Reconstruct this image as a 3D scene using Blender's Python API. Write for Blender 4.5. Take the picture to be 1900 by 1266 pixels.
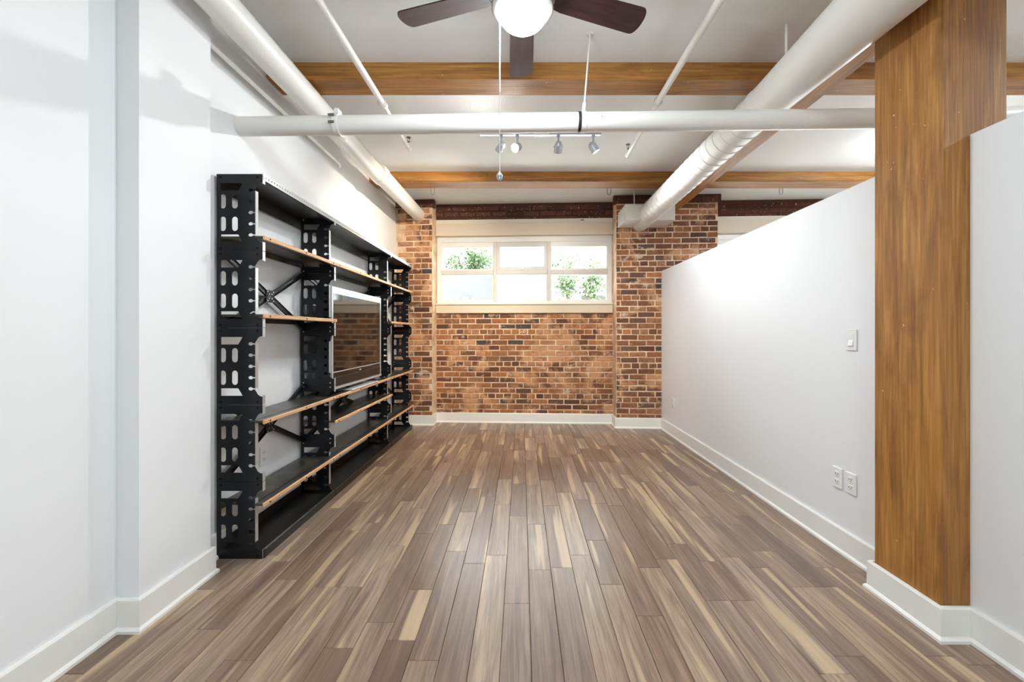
import bpy, math, random
from mathutils import Vector, Matrix
R = math.radians
random.seed(7)
for o in list(bpy.data.objects): bpy.data.objects.remove(o)
S = bpy.context.scene
C = S.collection

# ------------------------------------------------------------------ camera
F = 760.0                       # focal length in pixels of the 1900x1266 frame
HZ = 1.215                      # eye height
cam_d = bpy.data.cameras.new('camera'); cam = bpy.data.objects.new('camera', cam_d); C.objects.link(cam)
cam_d.sensor_width = 36; cam_d.lens = F*36/1900
cam_d.shift_x = -18/1900; cam_d.shift_y = -15/1900
cam_d.clip_start = .02
cam.location = (0, 0, HZ); cam.rotation_euler = (R(90), 0, 0)
S.camera = cam
# ------------------------------------------------------------------ sky, exposure
W = bpy.data.worlds.new('sky'); S.world = W; W.use_nodes = True
bg = W.node_tree.nodes['Background']
bg.inputs[0].default_value = (.93, .97, 1.0, 1); bg.inputs[1].default_value = 4.5
S.view_settings.view_transform = 'Standard'; S.view_settings.look = 'None'
S.view_settings.gamma = 1; S.view_settings.use_curve_mapping = False
S.view_settings.exposure = 2.23
P_SPOT = 60.0

# ------------------------------------------------------------------ dimensions
CEIL = 2.965; JB = 2.86                  # ceiling, underside of the joists
XL = -1.655; XR = 1.775; PH = 2.0        # left wall, partition face and its height
YB = -3.2                                # wall behind the camera
XE = 5.2                                 # far side of the space beyond the partition
WY = 5.53; WROT = R(-2.7)                # the brick wall runs slightly askew

# ------------------------------------------------------------------ materials
def srgb(r, g, b):
    f = lambda c: (c/255/12.92) if c/255 <= .04045 else ((c/255+.055)/1.055)**2.4
    return (f(r), f(g), f(b), 1)
class NT:
    def __init__(s, name):
        s.m = bpy.data.materials.new(name); s.m.use_nodes = True
        s.t = s.m.node_tree; s.b = s.t.nodes['Principled BSDF']
    def n(s, typ, **kw):
        x = s.t.nodes.new(typ)
        for k, v in kw.items():
            if isinstance(k, str) and hasattr(x, k): setattr(x, k, v)
        return x
    def l(s, a, b): s.t.links.new(a, b)
    def sv(s, node, i, v): node.inputs[i].default_value = v; return node
def ramp(nt, fac, stops, interp='LINEAR'):
    r = nt.n('ShaderNodeValToRGB'); cr = r.color_ramp; cr.interpolation = interp
    while len(cr.elements) > 1: cr.elements.remove(cr.elements[-1])
    cr.elements[0].position = stops[0][0]; cr.elements[0].color = stops[0][1]
    for p, c in stops[1:]:
        e = cr.elements.new(p); e.color = c
    nt.l(fac, r.inputs[0]); return r.outputs[0]
def mixc(nt, fac, a, b, mode='MIX'):
    m = nt.n('ShaderNodeMix'); m.data_type = 'RGBA'; m.blend_type = mode
    for sock, v in ((m.inputs[0], fac), (m.inputs[6], a), (m.inputs[7], b)):
        if isinstance(v, (int, float)): sock.default_value = v
        elif isinstance(v, tuple): sock.default_value = v
        else: nt.l(v, sock)
    return m.outputs[2]
def noise(nt, vec, scale, detail=4, rough=.55, dist=0):
    n = nt.n('ShaderNodeTexNoise'); n.inputs['Scale'].default_value = scale; n.inputs['Detail'].default_value = detail
    n.inputs['Roughness'].default_value = rough; n.inputs['Distortion'].default_value = dist
    if vec is not None: nt.l(vec, n.inputs['Vector'])
    return n.outputs[0]
def mapping(nt, vec, scale=(1,1,1), loc=None):
    m = nt.n('ShaderNodeMapping'); m.inputs['Scale'].default_value = scale
    nt.l(vec, m.inputs['Vector'])
    if loc is not None: nt.l(loc, m.inputs['Location'])
    return m.outputs[0]
def bump(nt, h, strength=.2, dist=.01):
    b = nt.n('ShaderNodeBump'); b.inputs['Strength'].default_value = strength; b.inputs['Distance'].default_value = dist
    nt.l(h, b.inputs['Height']); nt.l(b.outputs[0], nt.b.inputs['Normal'])
def math_(nt, op, a, b=None):
    m = nt.n('ShaderNodeMath'); m.operation = op
    for i, v in enumerate((a, b)):
        if v is None: continue
        if isinstance(v, (int, float)): m.inputs[i].default_value = v
        else: nt.l(v, m.inputs[i])
    return m.outputs[0]
def plain(name, col, rough=.5, metal=0, spec=.5, bscale=0, bstr=.1, var=.0):
    nt = NT(name); nt.b.inputs['Roughness'].default_value = rough; nt.b.inputs['Metallic'].default_value = metal
    nt.b.inputs['Specular IOR Level'].default_value = spec
    tc = nt.n('ShaderNodeTexCoord')
    nz = noise(nt, tc.outputs['Object'], bscale or 9, 4)
    c2 = tuple(max(0, c*(1-var)) for c in col[:3])+(1,)
    nt.l(mixc(nt, nz, c2, col), nt.b.inputs['Base Color'])
    if bscale: bump(nt, nz, bstr, .004)
    return nt.m
M = {}
M['paint'] = plain('wall_paint', srgb(236,237,238), .55, bscale=160, bstr=.06)
M['ceil'] = plain('ceiling_plaster', srgb(241,241,240), .8, bscale=55, bstr=.35, var=.05)
M['trim'] = plain('trim_paint', srgb(238,237,232), .35)
M['pipe'] = plain('pipe_paint', srgb(232,230,224), .35, bscale=30, bstr=.04, var=.03)
M['duct'] = plain('duct_paint', srgb(232,229,222), .4, bscale=14, bstr=.05, var=.05)
M['cream'] = plain('cream_board', srgb(222,208,186), .5, var=.03)
M['cream_lt'] = plain('cream_board_light', srgb(232,224,208), .5, var=.03)
M['vinyl'] = plain('window_vinyl', srgb(232,232,230), .35)
M['vinylgrey'] = plain('window_grey_sash', srgb(206,204,202), .4)
M['plastic'] = plain('switch_plastic', srgb(236,236,234), .3)
M['dark'] = plain('dark_slot', srgb(60,60,60), .5)
M['black'] = plain('black_steel', srgb(40,42,46), .36, .55, bscale=6, bstr=.02, var=.35)
M['blackflat'] = plain('black_tray', srgb(38,38,37), .34, .35, bscale=5, bstr=.02, var=.4)
M['steel'] = plain('black_steel_sheen', srgb(196,197,196), .35, .6)  # black steel flanges and top lip, coloured pale for the light they catch
M['nickel'] = plain('brushed_nickel', srgb(205,205,200), .28, .9)
M['silver'] = plain('silver_plastic', srgb(190,194,200), .3, .4)
M['tvblack'] = plain('gloss_black', srgb(16,15,15), .12)
M['bolt'] = plain('black_bolt', srgb(14,14,15), .35, .6)
M['zinc'] = plain('zinc_bolt', srgb(205,205,200), .3, .7)
M['chain'] = plain('chain_metal', srgb(225,225,222), .3, .4)
M['hook'] = plain('wire_hook', srgb(120,118,114), .4, .6)
M['rubber'] = plain('rubber_band', srgb(24,24,24), .6)
M['concrete'] = plain('pale_concrete', srgb(76,77,78), .85, bscale=12, bstr=.3, var=.2)
M['paving'] = plain('white_paving', srgb(232,232,230), .85, bscale=10, bstr=.2, var=.1)
M['facade'] = plain('white_facade', srgb(238,238,238), .8)
M['facadegrey'] = plain('grey_cladding', srgb(56,62,68), .6)
M['stem'] = plain('shrub_stem', srgb(96,80,62), .8)
M['rail'] = plain('dark_railing', srgb(80,82,84), .5)
def leafmat(n, c):
    nt = NT(n); nt.b.inputs['Roughness'].default_value = .55
    oi = nt.n('ShaderNodeNewGeometry')
    nt.l(ramp(nt, noise(nt, oi.outputs['Position'], 7, 2), [(.3, tuple(x*.6 for x in c[:3])+(1,)), (.7, c)]), nt.b.inputs['Base Color'])
    return nt.m
M['leaf'] = leafmat('shrub_leaf', srgb(66,92,46)); M['leaf2'] = leafmat('pale_shrub_leaf', srgb(80,106,58))
def emis(name, col, strength):
    nt = NT(name); nt.b.inputs['Base Color'].default_value = col
    nt.b.inputs['Emission Color'].default_value = col; nt.b.inputs['Emission Strength'].default_value = strength
    return nt.m
M['globe'] = emis('lit_globe', (.86, .95, 1, 1), 36)
M['globe2'] = emis('fill_dome', (.84, .945, 1, 1), 24)  # glow of the unseen fill lamps added behind the camera
M['globe3'] = emis('side_fill_dome', (.88, .955, 1, 1), 24)  # glow of the fill lamps added beyond the partition
M['bulb'] = emis('lit_bulb', (1, .95, .86, 1), 60)
M['bulbdim'] = emis('lit_bulb_seen_aside', (1, .93, .8, 1), 8)
def glass():
    nt = NT('window_glass'); t = nt.t
    tr = nt.n('ShaderNodeBsdfTransparent'); gl = nt.n('ShaderNodeBsdfGlossy'); gl.inputs['Roughness'].default_value = .02
    tr.inputs[0].default_value = (.96, .98, .975, 1)
    fr = nt.n('ShaderNodeFresnel'); fr.inputs[0].default_value = 1.45
    mx = nt.n('ShaderNodeMixShader'); nt.l(fr.outputs[0], mx.inputs[0]); nt.l(tr.outputs[0], mx.inputs[1]); nt.l(gl.outputs[0], mx.inputs[2])
    nt.l(mx.outputs[0], t.nodes['Material Output'].inputs[0]); return nt.m
M['glass'] = glass()
def screen():
    nt = NT('tv_screen'); nt.b.inputs['Base Color'].default_value = srgb(12,10,9); nt.b.inputs['Roughness'].default_value = .06
    nt.b.inputs['Specular IOR Level'].default_value = .8; return nt.m
M['screen'] = screen()
def clear():
    nt = NT('crystal'); nt.b.inputs['Base Color'].default_value = srgb(190,200,210); nt.b.inputs['Roughness'].default_value = .05
    nt.b.inputs['Transmission Weight'].default_value = .6; return nt.m
M['crystal'] = clear()

def timber(name, axis, base=(180,124,56), dark=(128,82,34), light=(204,148,76)):
    """axis = long axis of the grain"""
    nt = NT(name); nt.b.inputs['Roughness'].default_value = .55
    tc = nt.n('ShaderNodeTexCoord'); geo = nt.n('ShaderNodeNewGeometry'); P = geo.outputs['Position']
    lo = [9, 9, 9]; lo[axis] = .8
    fi = [90, 90, 90]; fi[axis] = 3
    wv = nt.n('ShaderNodeTexWave'); wv.wave_type = 'RINGS'; wv.rings_direction = 'XYZ'[axis]
    wv.inputs['Scale'].default_value = 9; wv.inputs['Distortion'].default_value = 9; wv.inputs['Detail'].default_value = 3
    wv.inputs['Detail Scale'].default_value = .7
    sc = [1, 1, 1]; sc[axis] = .16
    nt.l(mapping(nt, P, sc), wv.inputs['Vector'])
    nlo = noise(nt, mapping(nt, P, lo), 1, 5, .65, 2.2)
    nfi = noise(nt, mapping(nt, P, fi), 1, 3, .6)
    bs = [1, 1, 1]; bs[axis] = .45
    big = noise(nt, mapping(nt, P, bs), 7, 4, .6, .5)
    c = ramp(nt, nlo, [(.3, srgb(*dark)), (.48, srgb(*base)), (.72, srgb(*light))])
    c = mixc(nt, math_(nt, 'MULTIPLY', wv.outputs[1], .25), c, srgb(*dark))
    c = mixc(nt, ramp(nt, nfi, [(.35, (.65,.65,.65,1)), (.6, (0,0,0,1))]), c, srgb(*dark))
    c = mixc(nt, ramp(nt, big, [(.56, (0,0,0,1)), (.72, (.5,.5,.5,1))]), c, srgb(*[int(x*.85) for x in dark]))
    # little pale plaster specks and nail marks
    sp = noise(nt, P, 40, 2, .5)
    c = mixc(nt, ramp(nt, sp, [(.755, (0,0,0,1)), (.765, (.9,.9,.9,1))]), c, srgb(226,206,178))
    nt.l(c, nt.b.inputs['Base Color']); bump(nt, nfi, .25, .004); return nt.m
M['tim_x'] = timber('joist_timber', 0); M['tim_y'] = timber('girder_timber', 1); M['tim_z'] = timber('column_timber', 2)
def edgewood():
    nt = NT('shelf_edge_wood'); nt.b.inputs['Roughness'].default_value = .5
    geo = nt.n('ShaderNodeNewGeometry')
    n = noise(nt, mapping(nt, geo.outputs['Position'], (120, 6, 160)), 1, 3)
    nt.l(ramp(nt, n, [(.35, srgb(196,146,102)), (.65, srgb(226,184,138))]), nt.b.inputs['Base Color']); return nt.m
M['edgewood'] = edgewood()
def boardtop():
    nt = NT('worn_black_board'); nt.b.inputs['Roughness'].default_value = .3
    geo = nt.n('ShaderNodeNewGeometry'); n = noise(nt, geo.outputs['Position'], 11, 5, .65)
    c = ramp(nt, n, [(.3, srgb(30,30,28)), (.55, srgb(54,53,47)), (.72, srgb(100,92,66))])
    nt.l(c, nt.b.inputs['Base Color']); return nt.m
M['boardtop'] = boardtop()
def mahog():
    nt = NT('mahogany_blade'); nt.b.inputs['Roughness'].default_value = .42
    tc = nt.n('ShaderNodeTexCoord'); n = noise(nt, mapping(nt, tc.outputs['Object'], (4, 60, 40)), 1, 3)
    nt.l(ramp(nt, n, [(.35, srgb(38,18,21)), (.65, srgb(62,32,35))]), nt.b.inputs['Base Color']); return nt.m
M['mahog'] = mahog()
def plankmat():
    nt = NT('acacia_plank'); nt.b.inputs['Roughness'].default_value = .34
    oi = nt.n('ShaderNodeObjectInfo'); tc = nt.n('ShaderNodeTexCoord')
    rnd = oi.outputs['Random']
    cx = nt.n('ShaderNodeCombineXYZ')
    nt.l(math_(nt, 'MULTIPLY', rnd, 37.0), cx.inputs[0]); nt.l(math_(nt, 'MULTIPLY', rnd, 91.0), cx.inputs[1]); nt.l(math_(nt, 'MULTIPLY', rnd, 53.0), cx.inputs[2])
    O = tc.outputs['Object']
    grain = noise(nt, mapping(nt, O, (60, 2.4, 1), cx.outputs[0]), 1, 5, .62, .7)
    fine = noise(nt, mapping(nt, O, (260, 7, 1), cx.outputs[0]), 1, 3, .6)
    sap = noise(nt, mapping(nt, O, (13, .8, 1), cx.outputs[0]), 1, 2, .45, .35)
    wn = nt.n('ShaderNodeTexWhiteNoise'); wn.noise_dimensions = '1D'; nt.l(rnd, wn.inputs['W'])
    base = ramp(nt, wn.outputs[0], [(0, srgb(128,107,92)), (.16, srgb(152,131,113)), (.32, srgb(166,144,124)), (.46, srgb(138,116,100)), (.6, srgb(160,131,109)), (.72, srgb(172,150,130)), (.84, srgb(180,156,132)), (.93, srgb(150,126,106)), (1, srgb(120,98,84))])
    c = mixc(nt, ramp(nt, grain, [(.3, (.72,.72,.72,1)), (.6, (0,0,0,1))]), base, srgb(108,87,74))
    c = mixc(nt, ramp(nt, fine, [(.35, (.3,.3,.3,1)), (.6, (0,0,0,1))]), c, srgb(100,79,66))
    fig = noise(nt, mapping(nt, O, (24, 1.3, 1), cx.outputs[0]), 1, 4, .6, 1.2)
    c = mixc(nt, ramp(nt, fig, [(.34, (.7,.7,.7,1)), (.5, (0,0,0,1))]), c, srgb(104,82,70))
    c = mixc(nt, ramp(nt, fig, [(.56, (0,0,0,1)), (.75, (.5,.5,.5,1))]), c, srgb(184,152,126))
    sapc = mixc(nt, grain, srgb(184,156,124), srgb(210,184,150))
    c = mixc(nt, ramp(nt, sap, [(.60, (0,0,0,1)), (.66, (.8,.8,.8,1))]), c, sapc)
    nt.l(c, nt.b.inputs['Base Color'])
    nt.l(math_(nt, 'ADD', math_(nt, 'MULTIPLY', grain, .14), .25), nt.b.inputs['Roughness'])
    bump(nt, grain, .05, .002); return nt.m
M['plank'] = plankmat()
M['subfloor'] = plain('floor_joint', srgb(52,40,34), .8)
def brickmat():
    nt = NT('old_brick'); nt.b.inputs['Roughness'].default_value = .85
    oi = nt.n('ShaderNodeObjectInfo'); geo = nt.n('ShaderNodeNewGeometry'); P = geo.outputs['Position']
    c = ramp(nt, oi.outputs['Random'], [(0, srgb(92,58,42)), (.14, srgb(122,78,54)), (.26, srgb(164,112,74)), (.38, srgb(134,86,58)), (.5, srgb(188,124,78)), (.6, srgb(112,72,52)), (.72, srgb(174,124,86)), (.82, srgb(146,94,62)), (.9, srgb(118,84,68)), (.965, srgb(100,74,62)), (.975, srgb(66,63,62)), (1, srgb(78,76,74))])
    n1 = noise(nt, P, 26, 5, .65); n2 = noise(nt, P, 130, 3, .6)
    c = mixc(nt, ramp(nt, n1, [(.35, (.45,.45,.45,1)), (.6, (0,0,0,1))]), c, srgb(74,44,34))
    c = mixc(nt, ramp(nt, n2, [(.62, (0,0,0,1)), (.8, (.3,.3,.3,1))]), c, srgb(190,150,120))
    sm = noise(nt, P, 2.3, 4, .62, .5)          # old mortar smears
    c = mixc(nt, ramp(nt, sm, [(.53, (0,0,0,1)), (.62, (.85,.85,.85,1))]), c, srgb(208,156,114))
    wh = noise(nt, mapping(nt, P, (1, 1, 1.7)), 5.5, 5, .7)
    c = mixc(nt, ramp(nt, wh, [(.6, (0,0,0,1)), (.67, (.75,.75,.75,1))]), c, srgb(214,198,184))
    sp = noise(nt, P, 60, 2, .5)
    c = mixc(nt, ramp(nt, sp, [(.73, (0,0,0,1)), (.75, (.8,.8,.8,1))]), c, srgb(224,214,200))
    nt.l(c, nt.b.inputs['Base Color']); bump(nt, n1, .6, .006); return nt.m
M['brick'] = brickmat()
def mortarmat():
    nt = NT('lime_mortar'); nt.b.inputs['Roughness'].default_value = .9
    geo = nt.n('ShaderNodeNewGeometry'); P = geo.outputs['Position']
    n1 = noise(nt, P, 8, 5, .65)
    nt.l(ramp(nt, n1, [(.32, srgb(190,152,120)), (.5, srgb(222,190,158)), (.7, srgb(236,216,192))]), nt.b.inputs['Base Color'])
    bump(nt, noise(nt, P, 90, 3), .5, .004); return nt.m
M['mortar'] = mortarmat()
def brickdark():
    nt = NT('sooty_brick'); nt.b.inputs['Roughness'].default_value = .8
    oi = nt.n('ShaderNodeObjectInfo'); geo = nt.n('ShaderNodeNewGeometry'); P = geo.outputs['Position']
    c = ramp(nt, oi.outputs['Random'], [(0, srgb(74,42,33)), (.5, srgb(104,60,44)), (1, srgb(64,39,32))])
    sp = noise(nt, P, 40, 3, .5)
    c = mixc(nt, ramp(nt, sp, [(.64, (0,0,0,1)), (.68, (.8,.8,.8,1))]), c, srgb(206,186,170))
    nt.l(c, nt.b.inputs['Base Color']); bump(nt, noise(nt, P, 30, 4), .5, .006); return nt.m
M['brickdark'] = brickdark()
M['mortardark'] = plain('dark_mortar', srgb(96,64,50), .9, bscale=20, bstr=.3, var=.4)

# ------------------------------------------------------------------ mesh helpers
class MB:
    def __init__(s): s.v = []; s.f = []; s.sm = []
    def add(s, vs, fs, smooth=False):
        b = len(s.v); s.v += [tuple(v) for v in vs]
        for f in fs: s.f.append([b+i for i in f]); s.sm.append(smooth)
        return s
    def box(s, x0, x1, y0, y1, z0, z1):
        return s.add([(x0,y0,z0),(x1,y0,z0),(x1,y1,z0),(x0,y1,z0),(x0,y0,z1),(x1,y0,z1),(x1,y1,z1),(x0,y1,z1)],
                     [(0,3,2,1),(4,5,6,7),(0,1,5,4),(1,2,6,5),(2,3,7,6),(3,0,4,7)])
    def bbox(s, x0, x1, y0, y1, z0, z1, b):
        """box with chamfered edges"""
        xs, ys, zs = (x0, x1), (y0, y1), (z0, z1); vs = []; idx = {}
        for i in range(2):
            for j in range(2):
                for k in range(2):
                    p = (xs[i], ys[j], zs[k]); d = (b if i == 0 else -b, b if j == 0 else -b, b if k == 0 else -b)
                    for a in range(3):
                        q = list(p)
                        for c in range(3):
                            if c != a: q[c] += d[c]
                        idx[i,j,k,a] = len(vs); vs.append(tuple(q))
        fs = []
        for a in range(3):
            o1, o2 = [c for c in range(3) if c != a]
            for e in range(2):
                def g(u, w):
                    t = [0,0,0]; t[a] = e; t[o1] = u; t[o2] = w; return idx[t[0],t[1],t[2],a]
                # vertices lying on face a: those of axis tag a keep coordinate a on the plane
                fs.append([g(0,0), g(1,0), g(1,1), g(0,1)])
        for a in range(3):
            o1, o2 = [c for c in range(3) if c != a]
            for u in range(2):
                for w in range(2):
                    t = [0,0,0]; t[o1] = u; t[o2] = w
                    t0 = list(t); t0[a] = 0; t1 = list(t); t1[a] = 1
                    fs.append([idx[(*t0, o1)], idx[(*t1, o1)], idx[(*t1, o2)], idx[(*t0, o2)]])
        for i in range(2):
            for j in range(2):
                for k in range(2): fs.append([idx[i,j,k,0], idx[i,j,k,1], idx[i,j,k,2]])
        return s.add(vs, fs)
    def tube(s, p0, p1, r0, r1=None, n=20, caps=True, smooth=True):
        if r1 is None: r1 = r0
        p0, p1 = Vector(p0), Vector(p1); d = (p1-p0).normalized()
        a = d.orthogonal().normalized(); b = d.cross(a)
        vs = []
        for p, r in ((p0, r0), (p1, r1)):
            for i in range(n):
                t = 2*math.pi*i/n; vs.append(p+a*math.cos(t)*r+b*math.sin(t)*r)
        s.add(vs, [(i, (i+1) % n, n+(i+1) % n, n+i) for i in range(n)], smooth)
        if caps:
            s.add(vs[:n], [list(range(n))[::-1]]); s.add(vs[n:], [list(range(n))])
        return s
    def path(s, pts, r, n=10):
        for a, b in zip(pts, pts[1:]): s.tube(a, b, r, n=n)
        return s
    def lathe(s, prof, n=36, c=(0,0,0)):
        vs = []
        for r, z in prof:
            for i in range(n):
                t = 2*math.pi*i/n; vs.append((c[0]+r*math.cos(t), c[1]+r*math.sin(t), c[2]+z))
        fs = []
        for k in range(len(prof)-1):
            for i in range(n): fs.append((k*n+i, k*n+(i+1) % n, (k+1)*n+(i+1) % n, (k+1)*n+i))
        return s.add(vs, fs, True)
    def prism(s, poly, y0, y1):
        """poly in x,z, extruded along y"""
        n = len(poly)
        s.add([(x, y0, z) for x, z in poly]+[(x, y1, z) for x, z in poly],
              [list(range(n)), list(range(n, 2*n))[::-1]]+[(i, n+i, n+(i+1) % n, (i+1) % n) for i in range(n)])
        return s
    def mesh(s, name, mat):
        me = bpy.data.meshes.new(name); me.from_pydata(s.v, [], s.f)
        for p, sm in zip(me.polygons, s.sm): p.use_smooth = sm
        if mat: me.materials.append(M[mat])
        import bmesh
        bm = bmesh.new(); bm.from_mesh(me); bmesh.ops.recalc_face_normals(bm, faces=bm.faces); bm.to_mesh(me); bm.free()
        return me
    def build(s, name, mat, parent=None, label=None):
        return link(name, s.mesh(name, mat), parent, label)
def link(name, me, parent=None, label=None, loc=None, rot=None, scale=None):
    o = bpy.data.objects.new(name, me); C.objects.link(o)
    if parent: o.parent = parent
    if label: o['label'] = label
    if loc: o.location = loc
    if rot: o.rotation_euler = rot
    if scale: o.scale = scale
    return o
def tag(o, label, cat, group=None, kind=None):
    o['label'] = label; o['category'] = cat
    if group: o['group'] = group
    if kind: o['kind'] = kind
    return o
def struct(o, label, cat):
    return tag(o, label, cat, kind='structure')
def empty(name, loc=(0,0,0), rz=0):
    o = bpy.data.objects.new(name, None); C.objects.link(o); o.location = loc; o.rotation_euler.z = rz; o.empty_display_size = .1
    return o
def cutplate(name, splines, thick, mat, plane='XZ'):
    """flat plate with holes; splines = outline first, then the holes, in u,v"""
    cu = bpy.data.curves.new(name, 'CURVE'); cu.dimensions = '2D'; cu.fill_mode = 'BOTH'; cu.extrude = thick/2
    for pts in splines:
        sp = cu.splines.new('POLY'); sp.points.add(len(pts)-1); sp.use_cyclic_u = True
        for q, p in zip(sp.points, pts): q.co = (p[0], p[1], 0, 1)
    ob = bpy.data.objects.new(name, cu); C.objects.link(ob)
    dg = bpy.context.evaluated_depsgraph_get()
    me = bpy.data.meshes.new_from_object(ob.evaluated_get(dg)); me.name = name
    bpy.data.objects.remove(ob); bpy.data.curves.remove(cu)
    me.transform(Matrix.Rotation(R(90), 4, 'X'))
    if plane == 'YZ': me.transform(Matrix.Rotation(R(90), 4, 'Z'))
    me.materials.clear(); me.materials.append(M[mat]); return me
def stadium(cx, cy, w, h, n=6):
    r = w/2; pts = []
    for i in range(n+1): t = math.pi*i/n; pts.append((cx+r*math.cos(t), cy+h/2-r+r*math.sin(t)))
    for i in range(n+1): t = math.pi+math.pi*i/n; pts.append((cx+r*math.cos(t), cy-h/2+r+r*math.sin(t)))
    return pts
def light(name, typ, parent, loc, power, col=(1,1,1), size=.05, target=None, angle=90, blend=.4):
    d = bpy.data.lights.new(name, typ); d.energy = power; d.color = col
    if typ in ('POINT', 'SPOT'): d.shadow_soft_size = size
    if typ == 'SPOT': d.spot_size = R(angle); d.spot_blend = blend
    o = bpy.data.objects.new(name, d); C.objects.link(o); o.parent = parent; o.location = loc
    if target is not None: o.rotation_euler = (Vector(target)-Vector(loc)).to_track_quat('-Z', 'Y').to_euler()
    return o

# ================================================================== ROOM SHELL
# ---- floor: planks of their own down to where the frame cuts them off
fl = MB().box(XL-.1, XE, YB, 5.75, -.06, -.016).build('floor', 'subfloor')
struct(fl, 'brown acacia plank floor with cream sapwood streaks', 'floor')
PW = .114; lens = [.32, .42, .5, .58, .66, .76, .88, 1.0, 1.16]
pm = {}
for L in lens:
    m = MB(); w, b = PW/2-.0007, .0016
    vs = [(-w,0,-.015),(w,0,-.015),(w,L-.0014,-.015),(-w,L-.0014,-.015),
          (-w,0,-b),(w,0,-b),(w,L-.0014,-b),(-w,L-.0014,-b),
          (-w+b,b,0),(w-b,b,0),(w-b,L-.0014-b,0),(-w+b,L-.0014-b,0)]
    m.add(vs, [(0,3,2,1),(0,1,5,4),(1,2,6,5),(2,3,7,6),(3,0,4,7),(4,5,9,8),(5,6,10,9),(6,7,11,10),(7,4,8,11),(8,9,10,11)])
    pm[L] = m.mesh('plank', 'plank')
x = XL-.02+PW/2; row = 0
while x < XR+.04:
    y = .2
    while y < 5.6:
        L = random.choice(lens)
        link('plank', pm[L], fl, loc=(x, y, 0))
        y += L
    x += PW; row += 1
far = MB().box(XL, XR+.1, YB, .1985, -.016, 0).build('plank_field', 'plank', fl); far['kind'] = 'stuff'
far2 = MB().box(XR+.1, XE, YB, 5.6, -.016, 0).build('plank_field', 'plank', fl); far2['kind'] = 'stuff'

struct(MB().box(XL-.1, XE, YB-.1, 5.8, CEIL, CEIL+.15).build('ceiling', 'ceil'), 'white painted rough plaster ceiling between the timber joists', 'ceiling')
wl = MB()
wl.box(XL-.1, XL, YB, 5.75, 0, CEIL)
wl = wl.build('wall_left', 'paint'); struct(wl, 'white painted left wall behind the black shelving', 'wall')
struct(MB().box(XL-.001, -1.565, 1.675, 2.06, 0, CEIL).build('wall_left_pier', 'paint'), 'shallow white pier stepping out of the left wall', 'wall')
struct(MB().box(XR, XR+.125, 1.936, 5.33, 0, PH).build('wall_right', 'paint'), 'low white partition wall running from the column to the brick', 'wall')
struct(MB().box(XR, XR+.125, YB, 1.622, 0, PH).build('wall_right_front', 'paint'), 'low white partition wall nearest the camera right of the column', 'wall')
struct(MB().box(XL-.1, XE, YB-.1, YB, 0, CEIL).build('wall_back', 'paint'), 'white wall behind the camera', 'wall')
struct(MB().box(XE, XE+.1, YB, 5.75, 0, CEIL).build('wall_side', 'paint'), 'white wall beyond the low partition', 'wall')

# ---- baseboards: board plus a little shoe moulding
def baseboard(name, pts, label, h=.135):
    """sweep along the wall line pts; the room lies to the left of the walking direction"""
    prof = [(0, 0), (.026, 0), (.026, .012), (.019, .02), (.0155, .022), (.015, h-.007), (.011, h), (0, h)]
    P = [Vector(p) for p in pts]; m = MB(); n = len(prof); vs = []
    for i, p in enumerate(P):
        d0 = (P[i]-P[i-1]).normalized() if i else None; d1 = (P[i+1]-P[i]).normalized() if i+1 < len(P) else None
        n0 = Vector((-d0.y, d0.x)) if d0 else None; n1 = Vector((-d1.y, d1.x)) if d1 else None
        if n0 is None: o = n1
        elif n1 is None: o = n0
        else: o = (n0+n1)/(1+n0.dot(n1))
        for t, z in prof: vs.append((p.x+o.x*t, p.y+o.y*t, z))
    fs = []
    for i in range(len(P)-1):
        for k in range(n): fs.append((i*n+k, i*n+(k+1) % n, (i+1)*n+(k+1) % n, (i+1)*n+k))
    fs += [list(range(n)), [(len(P)-1)*n+k for k in range(n)]]
    m.add(vs, fs); o = m.build(name, 'trim'); struct(o, label, 'baseboard'); return o
baseboard('baseboard_left', [(XL, 5.4), (XL, 2.061), (-1.564, 2.061), (-1.564, 1.674), (XL, 1.674), (XL, YB)], 'white baseboard along the left wall and its pier')
baseboard('baseboard_right', [(XR, YB), (XR, 1.622), (1.659, 1.622), (1.659, 1.937), (XR, 1.937), (XR, 5.2)], 'white baseboard along the partition and around the timber column')

# ================================================================== BRICK WALL
def wallobj(name, m, mat, label):
    o = m.build(name, mat); o.location = (0, WY, 0); o.rotation_euler.z = WROT
    struct(o, label, 'wall'); return o
SILL0, SILL1, WIN1, VAL1 = 1.484, 1.615, 2.53, 2.75
RX0, RX1 = -1.168, 1.218
CH = .0723; CZ0 = .146
bv = []
for k in range(8):
    m = MB(); j = lambda a: random.uniform(-a, a)
    vs = []
    for (yy, ins) in ((.02, 0), (.0, 0), (-.007, .004)):
        for sx, sz in ((-1,-1),(1,-1),(1,1),(-1,1)):
            vs.append((sx*(.5-ins/.2)+j(.008), yy+j(.001), sz*(.5-ins/.06)+j(.035)))
    fs = [(8,9,10,11)]
    for a in (0, 4):
        for i in range(4): fs.append((a+i, a+(i+1) % 4, a+4+(i+1) % 4, a+4+i))
    m.add(vs, fs); bv.append(m)
bm_ = {'brick': [m.mesh('brick', 'brick') for m in bv], 'brickdark': [m.mesh('brick', 'brickdark') for m in bv]}
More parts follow.
